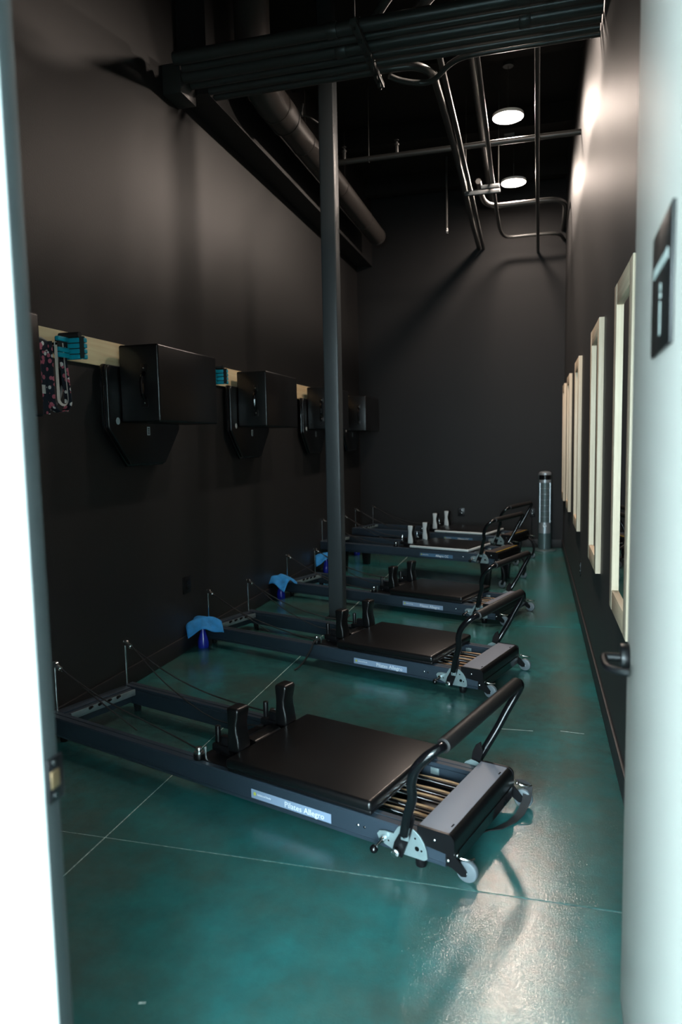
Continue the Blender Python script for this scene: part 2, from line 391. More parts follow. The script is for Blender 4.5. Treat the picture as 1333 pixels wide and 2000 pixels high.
pipe('slim pipe left of the round lamps that turns towards the right wall',
     [(-0.415, 5.1, 4.25), (-0.43, 6.4, 4.25), (-0.455, 8.2, 4.25), (-0.462, 9.3, 4.25), (-0.455, 9.72, 4.24), (-0.41, 9.93, 4.22), (-0.32, 10.0, 4.22), (-0.1, 10.0, 4.22), (0.07, 10.0, 4.22), (0.2, 10.02, 4.22), (0.3, 10.12, 4.22), (0.36, YB-0.02, 4.22)], 0.021)
pipe('straight thin pipe right of the round lamps', [(-0.005, 4.4, 4.24), (0.0, 7.0, 4.2), (0.02, YB, 4.09)], 0.020)
pipe('pipe curving round the farthest lamp to the right wall',
     [(-0.62, 8.2, 4.36), (-0.622, 8.6, 4.36), (-0.60, 8.9, 4.36), (-0.53, 9.06, 4.36), (-0.42, 9.11, 4.36), (-0.1, 9.10, 4.36), (0.06, 9.09, 4.36), (0.2, 9.11, 4.36), (0.29, 9.2, 4.36), (0.335, 9.4, 4.36), (0.345, 10.0, 4.36), (0.345, YB, 4.36)], 0.030)
pipe('large pipe bending over the bundle towards the first lamp',
     [(-1.35, 5.05, 4.24), (-1.05, 5.0, 4.24), (-0.86, 4.9, 4.26), (-0.70, 4.76, 4.3), (-0.58, 4.72, 4.38), (-0.50, 4.80, 4.52), (-0.50, 5.05, 4.70), (-0.52, 5.6, 4.74), (-0.55, 7.5, 4.74), (-0.6, 10.2, 4.74)], 0.036)
pipe('short slanting pipe at the top edge beside the bundle hanger', [(-1.12, 4.90, 4.25), (-0.95, 4.72, 4.32), (-0.75, 4.5, 4.38), (-0.62, 4.2, 4.45)], 0.032)
pb = MB().box(XL, -2.40, 4.74, 4.975, 4.0, 4.2, 0.004).build('pull_box', 'pipe'); tag(pb, 'dark pull box on the left wall where the overhead pipes end', 'junction box')
# sprinkler line
sl = thing('sprinkler_pipe', 'cross pipe with upright sprinkler heads running from the duct to the right wall', 'pipe', (0, 7.12, 4.32))
MB().cyl((-1.93, 0, 0), (XR, 0, 0), 0.026, seg=16).build('pipe', 'pipe', sl)
for x in (-1.32, -1.85):
    m = MB(); m.cyl((x, 0, 0.02), (x, 0, 0.09), 0.016); m.cyl((x, 0, 0.09), (x, 0, 0.105), 0.024); m.sphere((x, 0, 0.12), 0.012); m.cyl((x, 0, 0.138), (x, 0, 0.142), 0.022)
    m.build('sprinkler_head', 'pipe', sl)
for x in (-1.6, 0.02):
    m = MB(); m.cyl((x, 0, 0.02), (x, 0, ZC-4.32), 0.004, seg=8); m.tube([(x, -0.03, 0), (x, 0, -0.034), (x, 0.03, 0), (x, 0, 0.04)], 0.005, 6)
    m.build('hanger', 'pipe', sl)
t = thing('sprinkler_drop', 'small pendent sprinkler hanging near the end wall left of the straight pipes', 'sprinkler', (-1.12, 9.5, 4.2))
m = MB(); m.cyl((0, 0, 0.05), (0, 0, ZC-4.2), 0.014, seg=10); m.build('stem', 'pipe', t)
m = MB(); m.cyl((0, 0, 0.02), (0, 0, 0.06), 0.024); m.cyl((0, 0, 0), (0, 0, 0.004), 0.022); m.cyl((0, 0, 0), (0, 0, 0.03), 0.006); m.build('head', 'chrome', t)
# strut bracket on the slim pipes
t = thing('strut_bracket', 'pale grey slotted strut bracket under the slim pipes beside the farthest lamp', 'bracket', (-0.56, 7.95, 4.2))
MB().box(-0.185, 0.185, -0.02, 0.02, -0.065, -0.026, 0.003).build('lower_strut', 'column', t)
MB().box(-0.185, 0.185, -0.02, 0.02, -0.022, 0.016-0.04, 0.001).build('middle_strut', 'column', t)
MB().box(-0.0, 0.185, -0.16, -0.12, -0.06, -0.022, 0.003).build('upper_strut', 'column', t)
for x in (-0.17, 0.17): MB().cyl((x, 0, -0.03), (x, 0, ZC-4.2), 0.005, seg=8).build('threaded_rod', 'pipe', t)
# trapeze hanger under the bundle
t = thing('trapeze_hanger', 'trapeze hanger with threaded rods clamped across the overhead pipe bundle', 'bracket', (-1.07, 4.8, 4.06))
MB().box(-0.022, 0.022, -0.42, 0.40, -0.02, 0.012, 0.002).build('strut', 'pipe', t)
for y in (-0.38, 0.38):
    MB().cyl((0, y, -0.04), (0, y, ZC-4.06), 0.006, seg=8).build('threaded_rod', 'pipe', t)
for y in (4.565, 4.678, 4.785, 4.905, 5.015, 5.118):
    m = MB(); m.tube([(0, y-4.8-0.045, 0.0), (0, y-4.8-0.04, 0.07), (0, y-4.8, 0.108), (0, y-4.8+0.04, 0.07), (0, y-4.8+0.045, 0.0)], 0.006, 6)
    m.box(-0.012, 0.012, y-4.8-0.012, y-4.8+0.012, -0.045, -0.02); m.build('pipe_clamp', 'pipe', t)
tag(MB().box(-0.36, -0.25, 8.52, 8.62, 4.95, ZC-0.2+0.001, 0.004).build('junction_box', 'column'), 'small square junction box under the roof beyond the middle lamp', 'junction box')
# round duct with riser elbow
t = thing('round_duct', 'long round black duct below the roof along the left side', 'duct', (-2.08, 0, 4.30))
MB().cyl((0, 5.75, 0), (0, 9.65, 0), 0.115, seg=32).build('duct_run', 'duct', t)
MB().cyl((0, 9.64, 0), (0, 9.68, 0), 0.119, seg=32).build('end_collar', 'duct', t)
MB().tube([(0, 5.76, 0), (0, 5.62, 0.005), (0, 5.45, 0.06), (0, 5.34, 0.2), (0, 5.31, 0.36), (0, 5.31, ZC-4.30)], 0.135, 28, 5).build('elbow', 'duct', t)
for y in (5.76, 6.0, 6.5, 7.7, 8.9): MB().cyl((0, y, 0), (0, y+0.02, 0), 0.139 if y < 6.1 else 0.119, seg=32).build('seam_ring', 'duct', t)
MB().cyl((0, 5.76, 0), (0, 6.0, 0), 0.135, seg=32).build('reducer', 'duct', t)
m = MB(); m.box(0.10, 0.15, 6.02, 6.06, 0.02, 0.06); m.tube([(0.12, 6.04, 0.04), (0.2, 6.1, 0.02), (0.26, 6.16, -0.01)], 0.008, 6); m.tube([(0.14, 6.04, 0.03), (0.17, 6.0, 0.1)], 0.008, 6, smooth=False)
m.build('damper_handle', 'duct', t)
for y in (6.9, 8.4): MB().tube([(0.0, y, -0.122), (-0.122, y, 0.0), (-0.1, y, 0.1), (-0.1, y, ZC-4.3)], 0.004, 6, smooth=False).build('hanger_strap', 'duct', t)

# ------------------------------------------------------------------ framed mirrors on the right wall
mdesc = ['largest looking pine framed mirror, partly hidden by the white door',
         'second pine framed mirror from the door on the right wall',
         'third pine framed mirror from the door, middle one of five',
         'fourth pine framed mirror from the door, next to the farthest one',
         'farthest pine framed mirror, close to the corner with the end wall']
for (y0, y1), lab in zip(((2.98, 3.63), (4.47, 5.125), (6.485, 7.13), (8.20, 8.80), (9.64, 10.16)), mdesc):
    t = thing('framed_mirror', lab, 'mirror', (XR, y0, 0.73), group='pine framed mirrors on the right wall')
    W_, H_, s_ = y1-y0, 1.515, 0.095
    MB().box(-0.030, 0, 0, s_, 0, H_, 0.0015).build('frame_stile', 'pine', t)
    MB().box(-0.030, 0, W_-s_, W_, 0, H_, 0.0015).build('frame_stile', 'pine', t)
    MB().box(-0.029, 0, s_, W_-s_, H_-s_, H_, 0.0015).build('frame_rail', 'pineh', t)
    MB().box(-0.029, 0, s_, W_-s_, 0, s_, 0.0015).build('frame_rail', 'pineh', t)
    MB().box(-0.014, -0.002, s_-0.005, W_-s_+0.005, s_-0.005, H_-s_+0.005).build('mirror_glass', 'mirror', t)

def outlet(lab, loc, axis, m='black', wd=0.075, ht=0.12):
    t = thing('wall_outlet', lab, 'outlet', loc)
    mt = {'+X': Matrix.Rotation(PI/2, 4, 'Z'), '-X': Matrix.Rotation(-PI/2, 4, 'Z'), '-Y': Matrix.Identity(4)}[axis]
    MB().box(-wd/2, wd/2, -0.006, 0, -ht/2, ht/2, 0.002, mtx=mt).build('cover_plate', m, t)
    for z in (-0.022, 0.022):
        MB().box(-0.017, 0.017, -0.008, -0.005, z-0.014, z+0.014, 0.003, mtx=mt).build('socket', 'gloss', t)
outlet('black outlet low on the left wall above the first blue cloth', (XL, 4.79, 0.50), '+X', wd=0.12, ht=0.13)
outlet('black outlet on the end wall behind the farthest machine', (-1.035, YB, 0.50), '-Y', wd=0.10)
outlet('outlet on the end wall beside the tower fan', (-0.03, YB, 0.50), '-Y')
outlet('dark outlet low on the right wall below the mirrors', (XR, 6.33, 0.43), '-X')
t = thing('thermostat', 'tiny pale thermostat high on the right wall by the far corner', 'thermostat', (XR, 10.28, 1.86))
MB().box(-0.022, 0, -0.04, 0.04, -0.05, 0.05, 0.003).build('case', 'ltgrey', t)
MB().box(-0.024, -0.02, -0.02, 0.02, 0.0, 0.03).build('display', 'black', t)

# ------------------------------------------------------------------ tower fan
t = thing('tower_fan', 'silver and black tower fan standing by the end wall', 'fan', (0.135, 10.12, 0), 0.0)
m = MB(); m.lathe([(0.155, 0), (0.155, 0.010), (0.14, 0.022), (0.08, 0.030), (0.075, 0.034), (0.02, 0.036)]); m.build('base', 'grille', t)
def dsec(r, flat, n=24):   # rounded column section
    return [(r*math.sin(2*PI*k/n), r*1.05*math.cos(2*PI*k/n)) for k in range(n)]
MB().prism(dsec(0.088, 0), 0.03, 1.045, lambda u, v, h: (u, v, h)).build('housing', 'grille', t)
MB().lathe([(0.088, 1.045), (0.084, 1.075), (0.06, 1.095), (0.01, 1.10)]).build('cap', 'silver', t)
fp = []; n = 10
for k in range(n+1):
    a = -1.0+2.0*k/n; fp.append((0.092*math.sin(a), -0.097*math.cos(a)))
ip = [(u*0.9, v*0.9) for u, v in reversed(fp)]
def ring(z0, z1, nm, mm, sc=1.0): 
    return MB().prism([(u*sc, v*sc) for u, v in fp]+[(u, v) for u, v in ip], z0, z1, lambda u, v, h: (u, v, h)).build(nm, mm, t)
ring(0.25, 0.40, 'control_panel', 'silver'); ring(0.945, 0.985, 'upper_trim', 'silver'); ring(0.985, 1.05, 'display', 'gloss')
MB().cyl((0, -0.09, 0.355), (0, -0.112, 0.355), 0.024).build('dial', 'gloss', t)
for s in (-1, 1):
    m = MB(); m.box(-0.006, 0.006, -0.006, 0.006, 0.40, 0.945, mtx=Matrix.Translation((s*0.066, -0.078, 0))); m.build('grille_stile', 'silver', t)
for z in [0.40+0.0776*k for k in range(1, 7)]:
    MB().tube([(0.094*math.sin(a), -0.099*math.cos(a), z) for a in (-0.75, -0.4, 0, 0.4, 0.75)], 0.0028, 6).build('grille_bar', 'silver', t)
for a in [(-0.6+0.15*k) for k in range(9)]:
    MB().cyl((0.094*math.sin(a), -0.098*math.cos(a), 0.40), (0.094*math.sin(a), -0.098*math.cos(a), 0.945), 0.0016, seg=6).build('grille_slat', 'silver', t)
m = MB(); m.tube([(0.05, 0.1, 0.02), (0.1, 0.18, 0.008), (0.02, 0.23, 0.006), (-0.08, 0.22, 0.006), (-0.17, 0.21, 0.2), (-0.17, 0.262, 0.45)], 0.004, 6); m.build('power_cord', 'black', t)

# ------------------------------------------------------------------ reformers
def V(l, w_, z): return Vector((-l, w_, z))
def reformer(name, lab, O, deg, dz=0.0, cc=False, strap=None):
    t = thing(name, lab, 'exercise machine', (O[0], O[1], 0), -math.radians(deg), 'pilates machines in a row')
    W = 0.60; Z = lambda z: z+dz
    def bx(nm, m, l0, l1, w0, w1, z0, z1, r=0.003, par=None, label=None, seg=2):
        return MB().box(-l1, -l0, w0, w1, Z(z0), Z(z1), r, seg).build(nm, m, par or t, label)
    # rails: extruded profile with a lip at the bottom and a step on top
    prof = [(0, 0.052), (0.003, 0.045), (0.070, 0.045), (0.070, 0.128), (0.064, 0.128), (0.064, 0.145), (0.040, 0.145), (0.038, 0.142), (0.034, 0.142), (0.032, 0.145), (0.005, 0.145), (0, 0.139), (0, 0.064), (0.004, 0.061), (0, 0.058)]
    for side in (0, 1):
        fn = (lambda u, v, h: V(h, u, Z(v))) if side == 0 else (lambda u, v, h: V(h, W-u, Z(v)))
        MB().prism(prof, 0.012, 2.33, fn).build('side_rail', 'rail', t)
    bx('end_rail', 'rail', 2.265, 2.329, 0.07, W-0.07, 0.050, 0.143)
    sb = bx('spring_anchor_bar', 'zinc', 2.213, 2.222, 0.085, W-0.085, 0.108, 0.143, 0.001)
    bx('anchor_shelf', 'rail', 2.222, 2.265, 0.075, W-0.075, 0.125, 0.135, 0.001)
    for k in range(4):
        w0 = 0.20+k*0.062
        MB().cyl(V(2.213, w0, Z(0.135)), V(2.19, w0, Z(0.148)), 0.009, 0.006, 10).build('anchor_stud', 'black', sb)
    # feet / legs
    for l, w_ in ((0.125, 0.035), (0.125, W-0.035), (2.24, 0.05), (2.24, W-0.05)):
        if not cc:
            MB().cyl(V(l, w_, 0.0), V(l, w_, Z(0.047)), 0.020, 0.025, 16, 0.002).build('foot', 'black', t)
        else:
            ll = l if l < 1 else 1.98
            MB().prism([(ll-0.062, Z(0.05)), (ll+0.062, Z(0.05)), (ll+0.038, 0.0), (ll-0.038, 0.0)], w_-0.03, w_+0.03, lambda u, v, h: V(u, h, v), 0.006).build('leg', 'black', t)
    # right end box and cover
    bx('end_box', 'rail', -0.02, 0.16, 0.071, W-0.071, 0.05, 0.105)
    cp = [(0.118, 0.112), (0.118, 0.172), (0.004, 0.172), (-0.010, 0.168), (-0.019, 0.158), (-0.022, 0.145), (-0.022, 0.10), (-0.008, 0.10)]
    MB().prism([(0.0, 0.1725), (-0.011, 0.1690), (-0.0200, 0.1590), (-0.0235, 0.145), (-0.0245, 0.085), (-0.0221, 0.085), (-0.0221, 0.145), (-0.0191, 0.158), (-0.0101, 0.168), (0.0, 0.1721)], 0.003, W-0.003, lambda u, v, h: V(u, h, Z(v))).build('front_panel', 'vinyl', t, 'black rounded front of the foot end', 60)
    cv = MB().prism(cp, 0.002, W-0.002, lambda u, v, h: V(u, h, Z(v))).build('end_cover', 'covercc' if cc else 'cover', t, 'brown-black rubber topped platform' if cc else 'grey painted cover over the foot end', 60)
    cp2 = [(u*1.0+(0.002 if u > 0.05 else -0.002), v+(0.002 if v > 0.12 else -0.002)) for u, v in cp]
    for w0, w1 in ((-0.006, 0.004), (W-0.004, W+0.006)):
        pl = MB().prism(cp2, w0, w1, lambda u, v, h: V(u, h, Z(v))).build('cover_end_plate', 'black', cv)
        s = -1 if w0 < 0 else 1
        wx = w0 if s < 0 else w1
        MB().sphere(V(0.052, wx, Z(0.138)), 0.006, 1, 0.6, 1, 10).build('screw_head', 'chrome', cv)
    if cc: bx('edge_strip', 'yellowline', 0.000, 0.009, 0.01, W-0.01, 0.1722, 0.1742, 0.0005, cv)
    else:
        for w0 in (0.05, 0.52): bx('slot', 'gloss', 0.008, 0.013, w0, w0+0.022, 0.170, 0.1728, 0, cv)
    MB().prism([(-0.028, 0.06), (-0.028, 0.105), (-0.022, 0.105), (-0.022, 0.06)], 0.03, W-0.03, lambda u, v, h: V(u, h, Z(v))).build('end_skirt', 'gloss', t)
    # castors
    for s, w0 in ((-1, -0.002), (1, W+0.002)):
        wz = 0.040; zz = wz
        wc = 0.030 if s < 0 else W+0.030
        fo = MB()
        if not cc:
            fo.prism([(0.035, 0.055), (0.035, 0.098), (-0.020, 0.098), (-0.048, 0.068), (-0.066, 0.048), (-0.064, 0.032), (-0.046, 0.028), (-0.012, 0.048)], (0.004 if s < 0 else W+0.004), (0.010 if s < 0 else W+0.010), lambda u, v, h: V(u, h, v))
        else:
            a = 0.03 if s < 0 else W+0.03
            fo.tube([V(0.02, a-0.02, Z(0.09)), V(-0.06, a-0.02, Z(0.02)), V(-0.085, a-0.02, 0.12), V(-0.06, a-0.02, wz)], 0.014, 10)
        fk = fo.build('castor_fork', 'black', t)
        MB().cyl(V(-0.058, wc-0.013, wz), V(-0.058, wc+0.013, wz), 0.040, seg=28, bev=0.008).build('wheel', 'wheel', fk)
        m = MB(); m.cyl(V(-0.058, wc-0.022, wz), V(-0.058, wc+0.018, wz), 0.009, seg=12, bev=0.002); m.build('axle_cap', 'chrome', fk)
        MB().sphere(V(0.0, (w0-0.004) if s < 0 else w0+0.004, Z(0.078)), 0.007, 1, 0.6, 1, 10).build('bolt', 'chrome', fk)
        m = MB(); wj = wc-0.02 if s < 0 else wc+0.0
        m.tube([V(-0.03, wj, Z(0.098)), V(-0.045, wj-0.012, Z(0.10)), V(-0.075, wj+0.0, Z(0.094)), V(-0.085, wj+0.02, Z(0.092))], 0.004, 8)
        m.sphere(V(-0.03, wj, Z(0.098)), 0.008, 1, 1, 1, 10); m.build('brake_lever', 'chrome', fk)
    # springs
    for k, w_ in enumerate((0.14, 0.20, 0.285, 0.345, 0.435)):
        MB().cyl(V(0.10, w_, Z(0.112)), V(0.46, w_, Z(0.112)), 0.0105, seg=14).build('spring', 'chrome', t)
        MB().tube([V(0.10, w_+0.024, Z(0.108)), V(0.2, w_+0.026, Z(0.116)), V(0.34, w_+0.026, Z(0.110)), V(0.42, w_+0.022, Z(0.106))], 0.0055, 8, 3).build('tan_rod', 'tan', t)  # thin tan rod beside each silver spring
    bx('spring_tray', 'black', 0.16, 0.40, 0.09, W-0.09, 0.052, 0.058, 0.001)
    bx('spring_rest_bracket', 'zinc', 0.285, 0.325, W-0.074, W-0.068, 0.095, 0.125, 0.001)
    # carriage
    cr = bx('carriage_frame', 'black', 0.36, 1.02, 0.045, W-0.045, 0.100, 0.151, 0.006)
    if cc:
        bx('carriage_edge', 'ltgrey', 0.315, 1.04, 0.0, W-0.005, 0.152, 0.182, 0.012, cr, 'light grey rim round the carriage', 3)
        bx('carriage_pad', 'vinyl', 0.322, 1.033, 0.007, W-0.012, 0.176, 0.194, 0.008, None, None, 3)
    else:
        bx('carriage_tray', 'black', 0.32, 1.04, 0.005, W-0.005, 0.147, 0.165, 0.006, cr)
        bx('carriage_pad', 'vinyl', 0.315, 1.045, -0.003, W+0.003, 0.160, 0.204, 0.016, None, 'black vinyl carriage pad', 4)
    hs = MB(); hs.prism([(1.02, 0.100), (1.02, 0.150), (1.20, 0.150), (1.27, 0.135), (1.27, 0.105)], 0.03, W-0.03, lambda u, v, h: V(u, h, Z(v)), 0.004)
    hs.build('shoulder_plate', 'black', t)
    m = MB(); m.prism([(1.035, 0.152), (1.035, 0.172), (1.06, 0.198), (1.10, 0.203), (1.14, 0.190), (1.155, 0.168), (1.155, 0.152)], 0.215, 0.405, lambda u, v, h: V(u, h, Z(v)), 0.006, 2)
    m.build('headrest', 'vinyl', t, 'black rolled headrest cushion')
    # shoulder rests
    for w0 in (0.085, 0.430):
        f = []
        for z, a in ((0.0, 0.0), (0.02, -0.004), (0.06, 0.0), (0.10, 0.010), (0.13, 0.011), (0.165, 0.002), (0.19, -0.002), (0.205, 0.0)):
            f.append((1.045+a, 0.185+z))
        b_ = [(1.112-(p[0]-1.045)*0.4+0.0, p[1]) for p in reversed(f)]
        sr = MB().prism(f+b_, w0, w0+0.085, lambda u, v, h: V(u, h, Z(v)), 0.013, 3).build('shoulder_rest', 'vinyl', t, None, 50)
        if cc:
            g_ = [(u*1.0, v) for u, v in f]+[(u-0.012+0.0, v) for u, v in b_]
            MB().prism(g_, w0-0.006, w0+0.010, lambda u, v, h: V(u, h, Z(v)), 0.004, 2).build('side_panel', 'ltgrey', sr, 'light grey side panel of the shoulder rest', 50)
        m = MB(); m.box(-1.215, -1.11, w0+0.01, w0+0.062, Z(0.165), Z(0.200), 0.008)
        m.box(-1.17, -1.09, w0+0.02, w0+0.05, Z(0.15), Z(0.24), 0.006); m.build('rest_bracket', 'black', sr)
        MB().cyl(V(1.20, w0+0.04, Z(0.14)), V(1.20, w0+0.04, Z(0.275)), 0.013 if not cc else 0.006, seg=16, bev=0.002).build('rope_post', 'black' if not cc else 'chrome', t)
    for w_ in (0.035, W-0.035):
        cb = MB().cyl(V(1.235, w_, Z(0.145)), V(1.235, w_, Z(0.172)), 0.026, seg=20, bev=0.003).build('cleat_base', 'black', t)
        m = MB(); m.cyl(V(1.235, w_, Z(0.172)), V(1.235, w_, Z(0.180)), 0.021); m.cyl(V(1.235, w_, Z(0.180)), V(1.235, w_, Z(0.200)), 0.016, 0.014, 16, 0.003)
        m.build('cleat_knob', 'chrome', cb)
        MB().cyl(V(1.205, w_+0.012, Z(0.15)), V(1.205, w_+0.012, Z(0.205)), 0.006, seg=10).build('cleat_pin', 'chrome', cb)
    # rope posts with pulleys
    pul = []
    for w_ in (0.068, W-0.062):
        p = MB().cyl(V(2.312, w_, Z(0.14)), V(2.312, w_, Z(0.405)), 0.0065, seg=12).build('riser_post', 'chrome', t)
        m = MB(); m.cyl(V(2.300, w_-0.006, Z(0.402)), V(2.300, w_+0.006, Z(0.402)), 0.017, seg=18); m.sphere(V(2.322, w_, Z(0.407)), 0.007, 1, 1, 1, 8)
        m.build('pulley', 'chrome', p)
        m = MB(); m.cyl(V(2.288, w_, Z(0.396)), V(2.262, w_, Z(0.384)), 0.010, 0.012, 12); m.cyl(V(2.262, w_, Z(0.384)), V(2.245, w_, Z(0.378)), 0.007); m.build('swivel', 'chrome', p)
        pul.append(w_)
    m = MB(); m.tube([V(2.25, 0.068, Z(0.385)), V(2.0, 0.08, Z(0.27)), V(1.72, 0.10, Z(0.15))], 0.0035, 6, 4); m.build('rope', 'rope', t)
    m = MB(); m.tube([V(2.25, 0.068, Z(0.380)), V(2.02, 0.13, Z(0.25)), V(1.75, 0.17, Z(0.17)), V(1.5, 0.15, Z(0.145)), V(1.26, 0.08, Z(0.155))], 0.0045, 6, 5); m.build('rope', 'rope', t)
    m = MB(); m.tube([V(2.25, W-0.062, Z(0.385)), V(1.9, W-0.13, Z(0.24)), V(1.5, W-0.18, Z(0.14)), V(1.2, 0.44, Z(0.16))], 0.0035, 6, 4); m.build('rope', 'rope', t)
    m = MB(); m.tube([V(2.25, W-0.062, Z(0.380)), V(2.0, W-0.04, Z(0.27)), V(1.75, W-0.03, Z(0.205)), V(1.5, W-0.02, Z(0.175)), V(1.25, W-0.03, Z(0.175))], 0.0045, 6, 5); m.build('rope', 'rope', t)
    # quadrant plates, footbar
    for s in (-1, 1):
        wf = (lambda a: -a) if s < 0 else (lambda a: W+a)
        arc = [(0.172+0.095*math.cos(a)-0.0, 0.060+0.105*math.sin(a)) for a in [math.radians(d) for d in (180, 165, 150, 135, 120, 105, 92)]]
        q = arc+[(0.195, 0.150), (0.215, 0.118), (0.25, 0.118), (0.275, 0.112), (0.285, 0.098), (0.275, 0.078), (0.25, 0.066), (0.20, 0.050), (0.09, 0.050)]
        qp = MB().prism(q, wf(0.006), wf(0.012), lambda u, v, h: V(u, h, Z(v)), 0.0012, 1).build('quadrant_plate', 'zinc', t, 'pale zinc quadrant plate', 30)
        for u, v, rr in ((0.118, 0.088, 0.009), (0.10, 0.085, 0.004), (0.125, 0.125, 0.004), (0.235, 0.085, 0.0035)):
            MB().cyl(V(u, wf(0.011), Z(v)), V(u, wf(0.0128), Z(v)), rr, seg=12).build('plate_hole', 'gloss', qp)
        m = MB(); m.cyl(V(0.252, wf(0.012), Z(0.092)), V(0.252, wf(0.035), Z(0.092)), 0.011, seg=12, bev=0.002); m.cyl(V(0.252, wf(0.03), Z(0.092)), V(0.262, wf(0.06), Z(0.078)), 0.005)
        m.build('plunger', 'chrome', qp)
        MB().sphere(V(0.265, wf(0.068), Z(0.072)), 0.016, 1, 1, 1, 16).build('plunger_ball', 'gloss', qp)
        m = MB(); m.prism([(0.212, 0.058), (0.172, 0.045), (0.140, 0.130), (0.120, 0.205), (0.132, 0.245), (0.152, 0.230), (0.168, 0.195), (0.174, 0.150), (0.202, 0.098)], wf(0.020), wf(0.030), lambda u, v, h: V(u, h, Z(v)), 0.001, 1)
        fb = m.build('footbar_bracket', 'black', t)
        m = MB(); m.cyl(V(0.19, wf(0.014), Z(0.066)), V(0.19, wf(0.045), Z(0.066)), 0.017, seg=18); m.build('pivot_sleeve', 'black', fb)
        m = MB(); m.cyl(V(0.19, wf(0.045), Z(0.066)), V(0.19, wf(0.058), Z(0.066)), 0.013, seg=6, bev=0.001); m.cyl(V(0.19, wf(0.044), Z(0.066)), V(0.19, wf(0.048), Z(0.066)), 0.016); m.build('pivot_bolt', 'chrome', fb)
        m = MB().box(-0.172, -0.140, min(wf(0.030), wf(0.034)), max(wf(0.030), wf(0.034)), Z(0.118), Z(0.172), 0.001)
        m.build('clamp_plate', 'zinc', fb)
        for z in (0.130, 0.160): MB().sphere(V(0.156, wf(0.036), Z(z)), 0.005, 1, 0.7, 1, 8).build('clamp_screw', 'chrome', fb)
        for u in (0.375, 0.345): MB().sphere(V(u, wf(0.001), Z(0.098)), 0.006 if u > 0.36 else 0.005, 1, 0.5, 1, 10).build('rail_screw', 'chrome' if u > 0.36 else 'gloss', t)
    arms = [V(0.152, -0.045, Z(0.150)), V(0.128, -0.062, Z(0.235)), V(0.099, -0.082, Z(0.315)), V(0.094, -0.097, Z(0.375)), V(0.074, -0.105, Z(0.435)), V(0.036, -0.104, Z(0.484)), V(0.005, -0.084, Z(0.510)), V(-0.006, -0.04, Z(0.516))]
    arm2 = [V(-0.010, 0.66, Z(0.516)), V(-0.014, 0.700, Z(0.508)), V(-0.008, 0.720, Z(0.482)), V(0.014, 0.722, Z(0.438)), V(0.047, 0.708, Z(0.370)), V(0.078, 0.692, Z(0.300)), V(0.115, 0.672, Z(0.225)), V(0.152, W+0.045, Z(0.150))]
    m = MB(); m.tube(arms+[V(-0.007, 0.15, Z(0.517)), V(-0.008, 0.4, Z(0.517))]+arm2, 0.0175, 16, 6)
    m.build('footbar', 'gloss', t, 'glossy black bent footbar tube')
    m = MB(); m.cyl(V(-0.006, -0.052, Z(0.516)), V(-0.010, 0.672, Z(0.516)), 0.0265, seg=28, bev=0.003); m.build('footbar_sleeve', 'foam', t)
    # nameplate
    np_ = bx('nameplate', 'platecc' if cc else 'plate', 0.498, 0.902, -0.0015, 0.0, 0.068, 0.106, 0.0)
    def txt(s, size, l, z, m='print'):
        mt = Matrix.Translation(V(l, -0.002, Z(z))) @ Matrix.Rotation(PI/2, 4, 'X')
        text_mesh(s, size, 'lettering', m, np_, mt)
    txt('Allegro CC' if cc else 'Pilates Allegro', 0.034, 0.628, 0.085)
    txt('balanced body', 0.0125, 0.832, 0.0885)
    MB().cyl(V(0.882, -0.002, Z(0.0885)), V(0.882, -0.003, Z(0.0885)), 0.0075, seg=16).build('emblem', 'yellow', np_)
    if strap == 1:
        pts = [V(-0.032, 0.650, 0.105), V(-0.058, 0.645, 0.10), V(-0.075, 0.640, 0.085), V(-0.080, 0.60, 0.045), V(-0.074, 0.54, 0.014), V(-0.06, 0.48, 0.005), V(-0.03, 0.40, 0.006), V(0.0, 0.34, 0.02), V(0.02, 0.25, 0.04), V(0.03, 0.18, 0.05)]
        MB().ribbon(pts, (0.035, 0.01, 0.004), 0.003).build('carry_strap', 'rope', t)
    if strap == 2:
        MB().ribbon([V(1.22, 0.03, 0.185), V(1.225, -0.02, 0.165), V(1.23, -0.045, 0.12), V(1.25, -0.08, 0.06), V(1.27, -0.13, 0.015), V(1.28, -0.17, 0.004)], (0.012, 0, 0), 0.006).build('hand_strap', 'rope', t)
    return t
reformer('pilates_reformer', 'nearest low black exercise machine with grey foot end cover, filling the foreground', (-0.284, 2.375), 17.75, strap=1)
reformer('pilates_reformer', 'second low black exercise machine from the doorway, crossing in front of the steel column', (-0.312, 4.215), 18.7, strap=2)
reformer('pilates_reformer', 'third low black exercise machine, behind the column and before the raised grey-edged ones', (-0.300, 5.93), 20.0)
reformer('pilates_reformer', 'nearer raised exercise machine with light grey carriage rim and yellow edge line', (-0.385, 7.475), 20.0, 0.20, True)
reformer('pilates_reformer', 'farthest raised exercise machine with light grey rim, next to the end wall', (-0.285, 8.87), 19.0, 0.20, True)

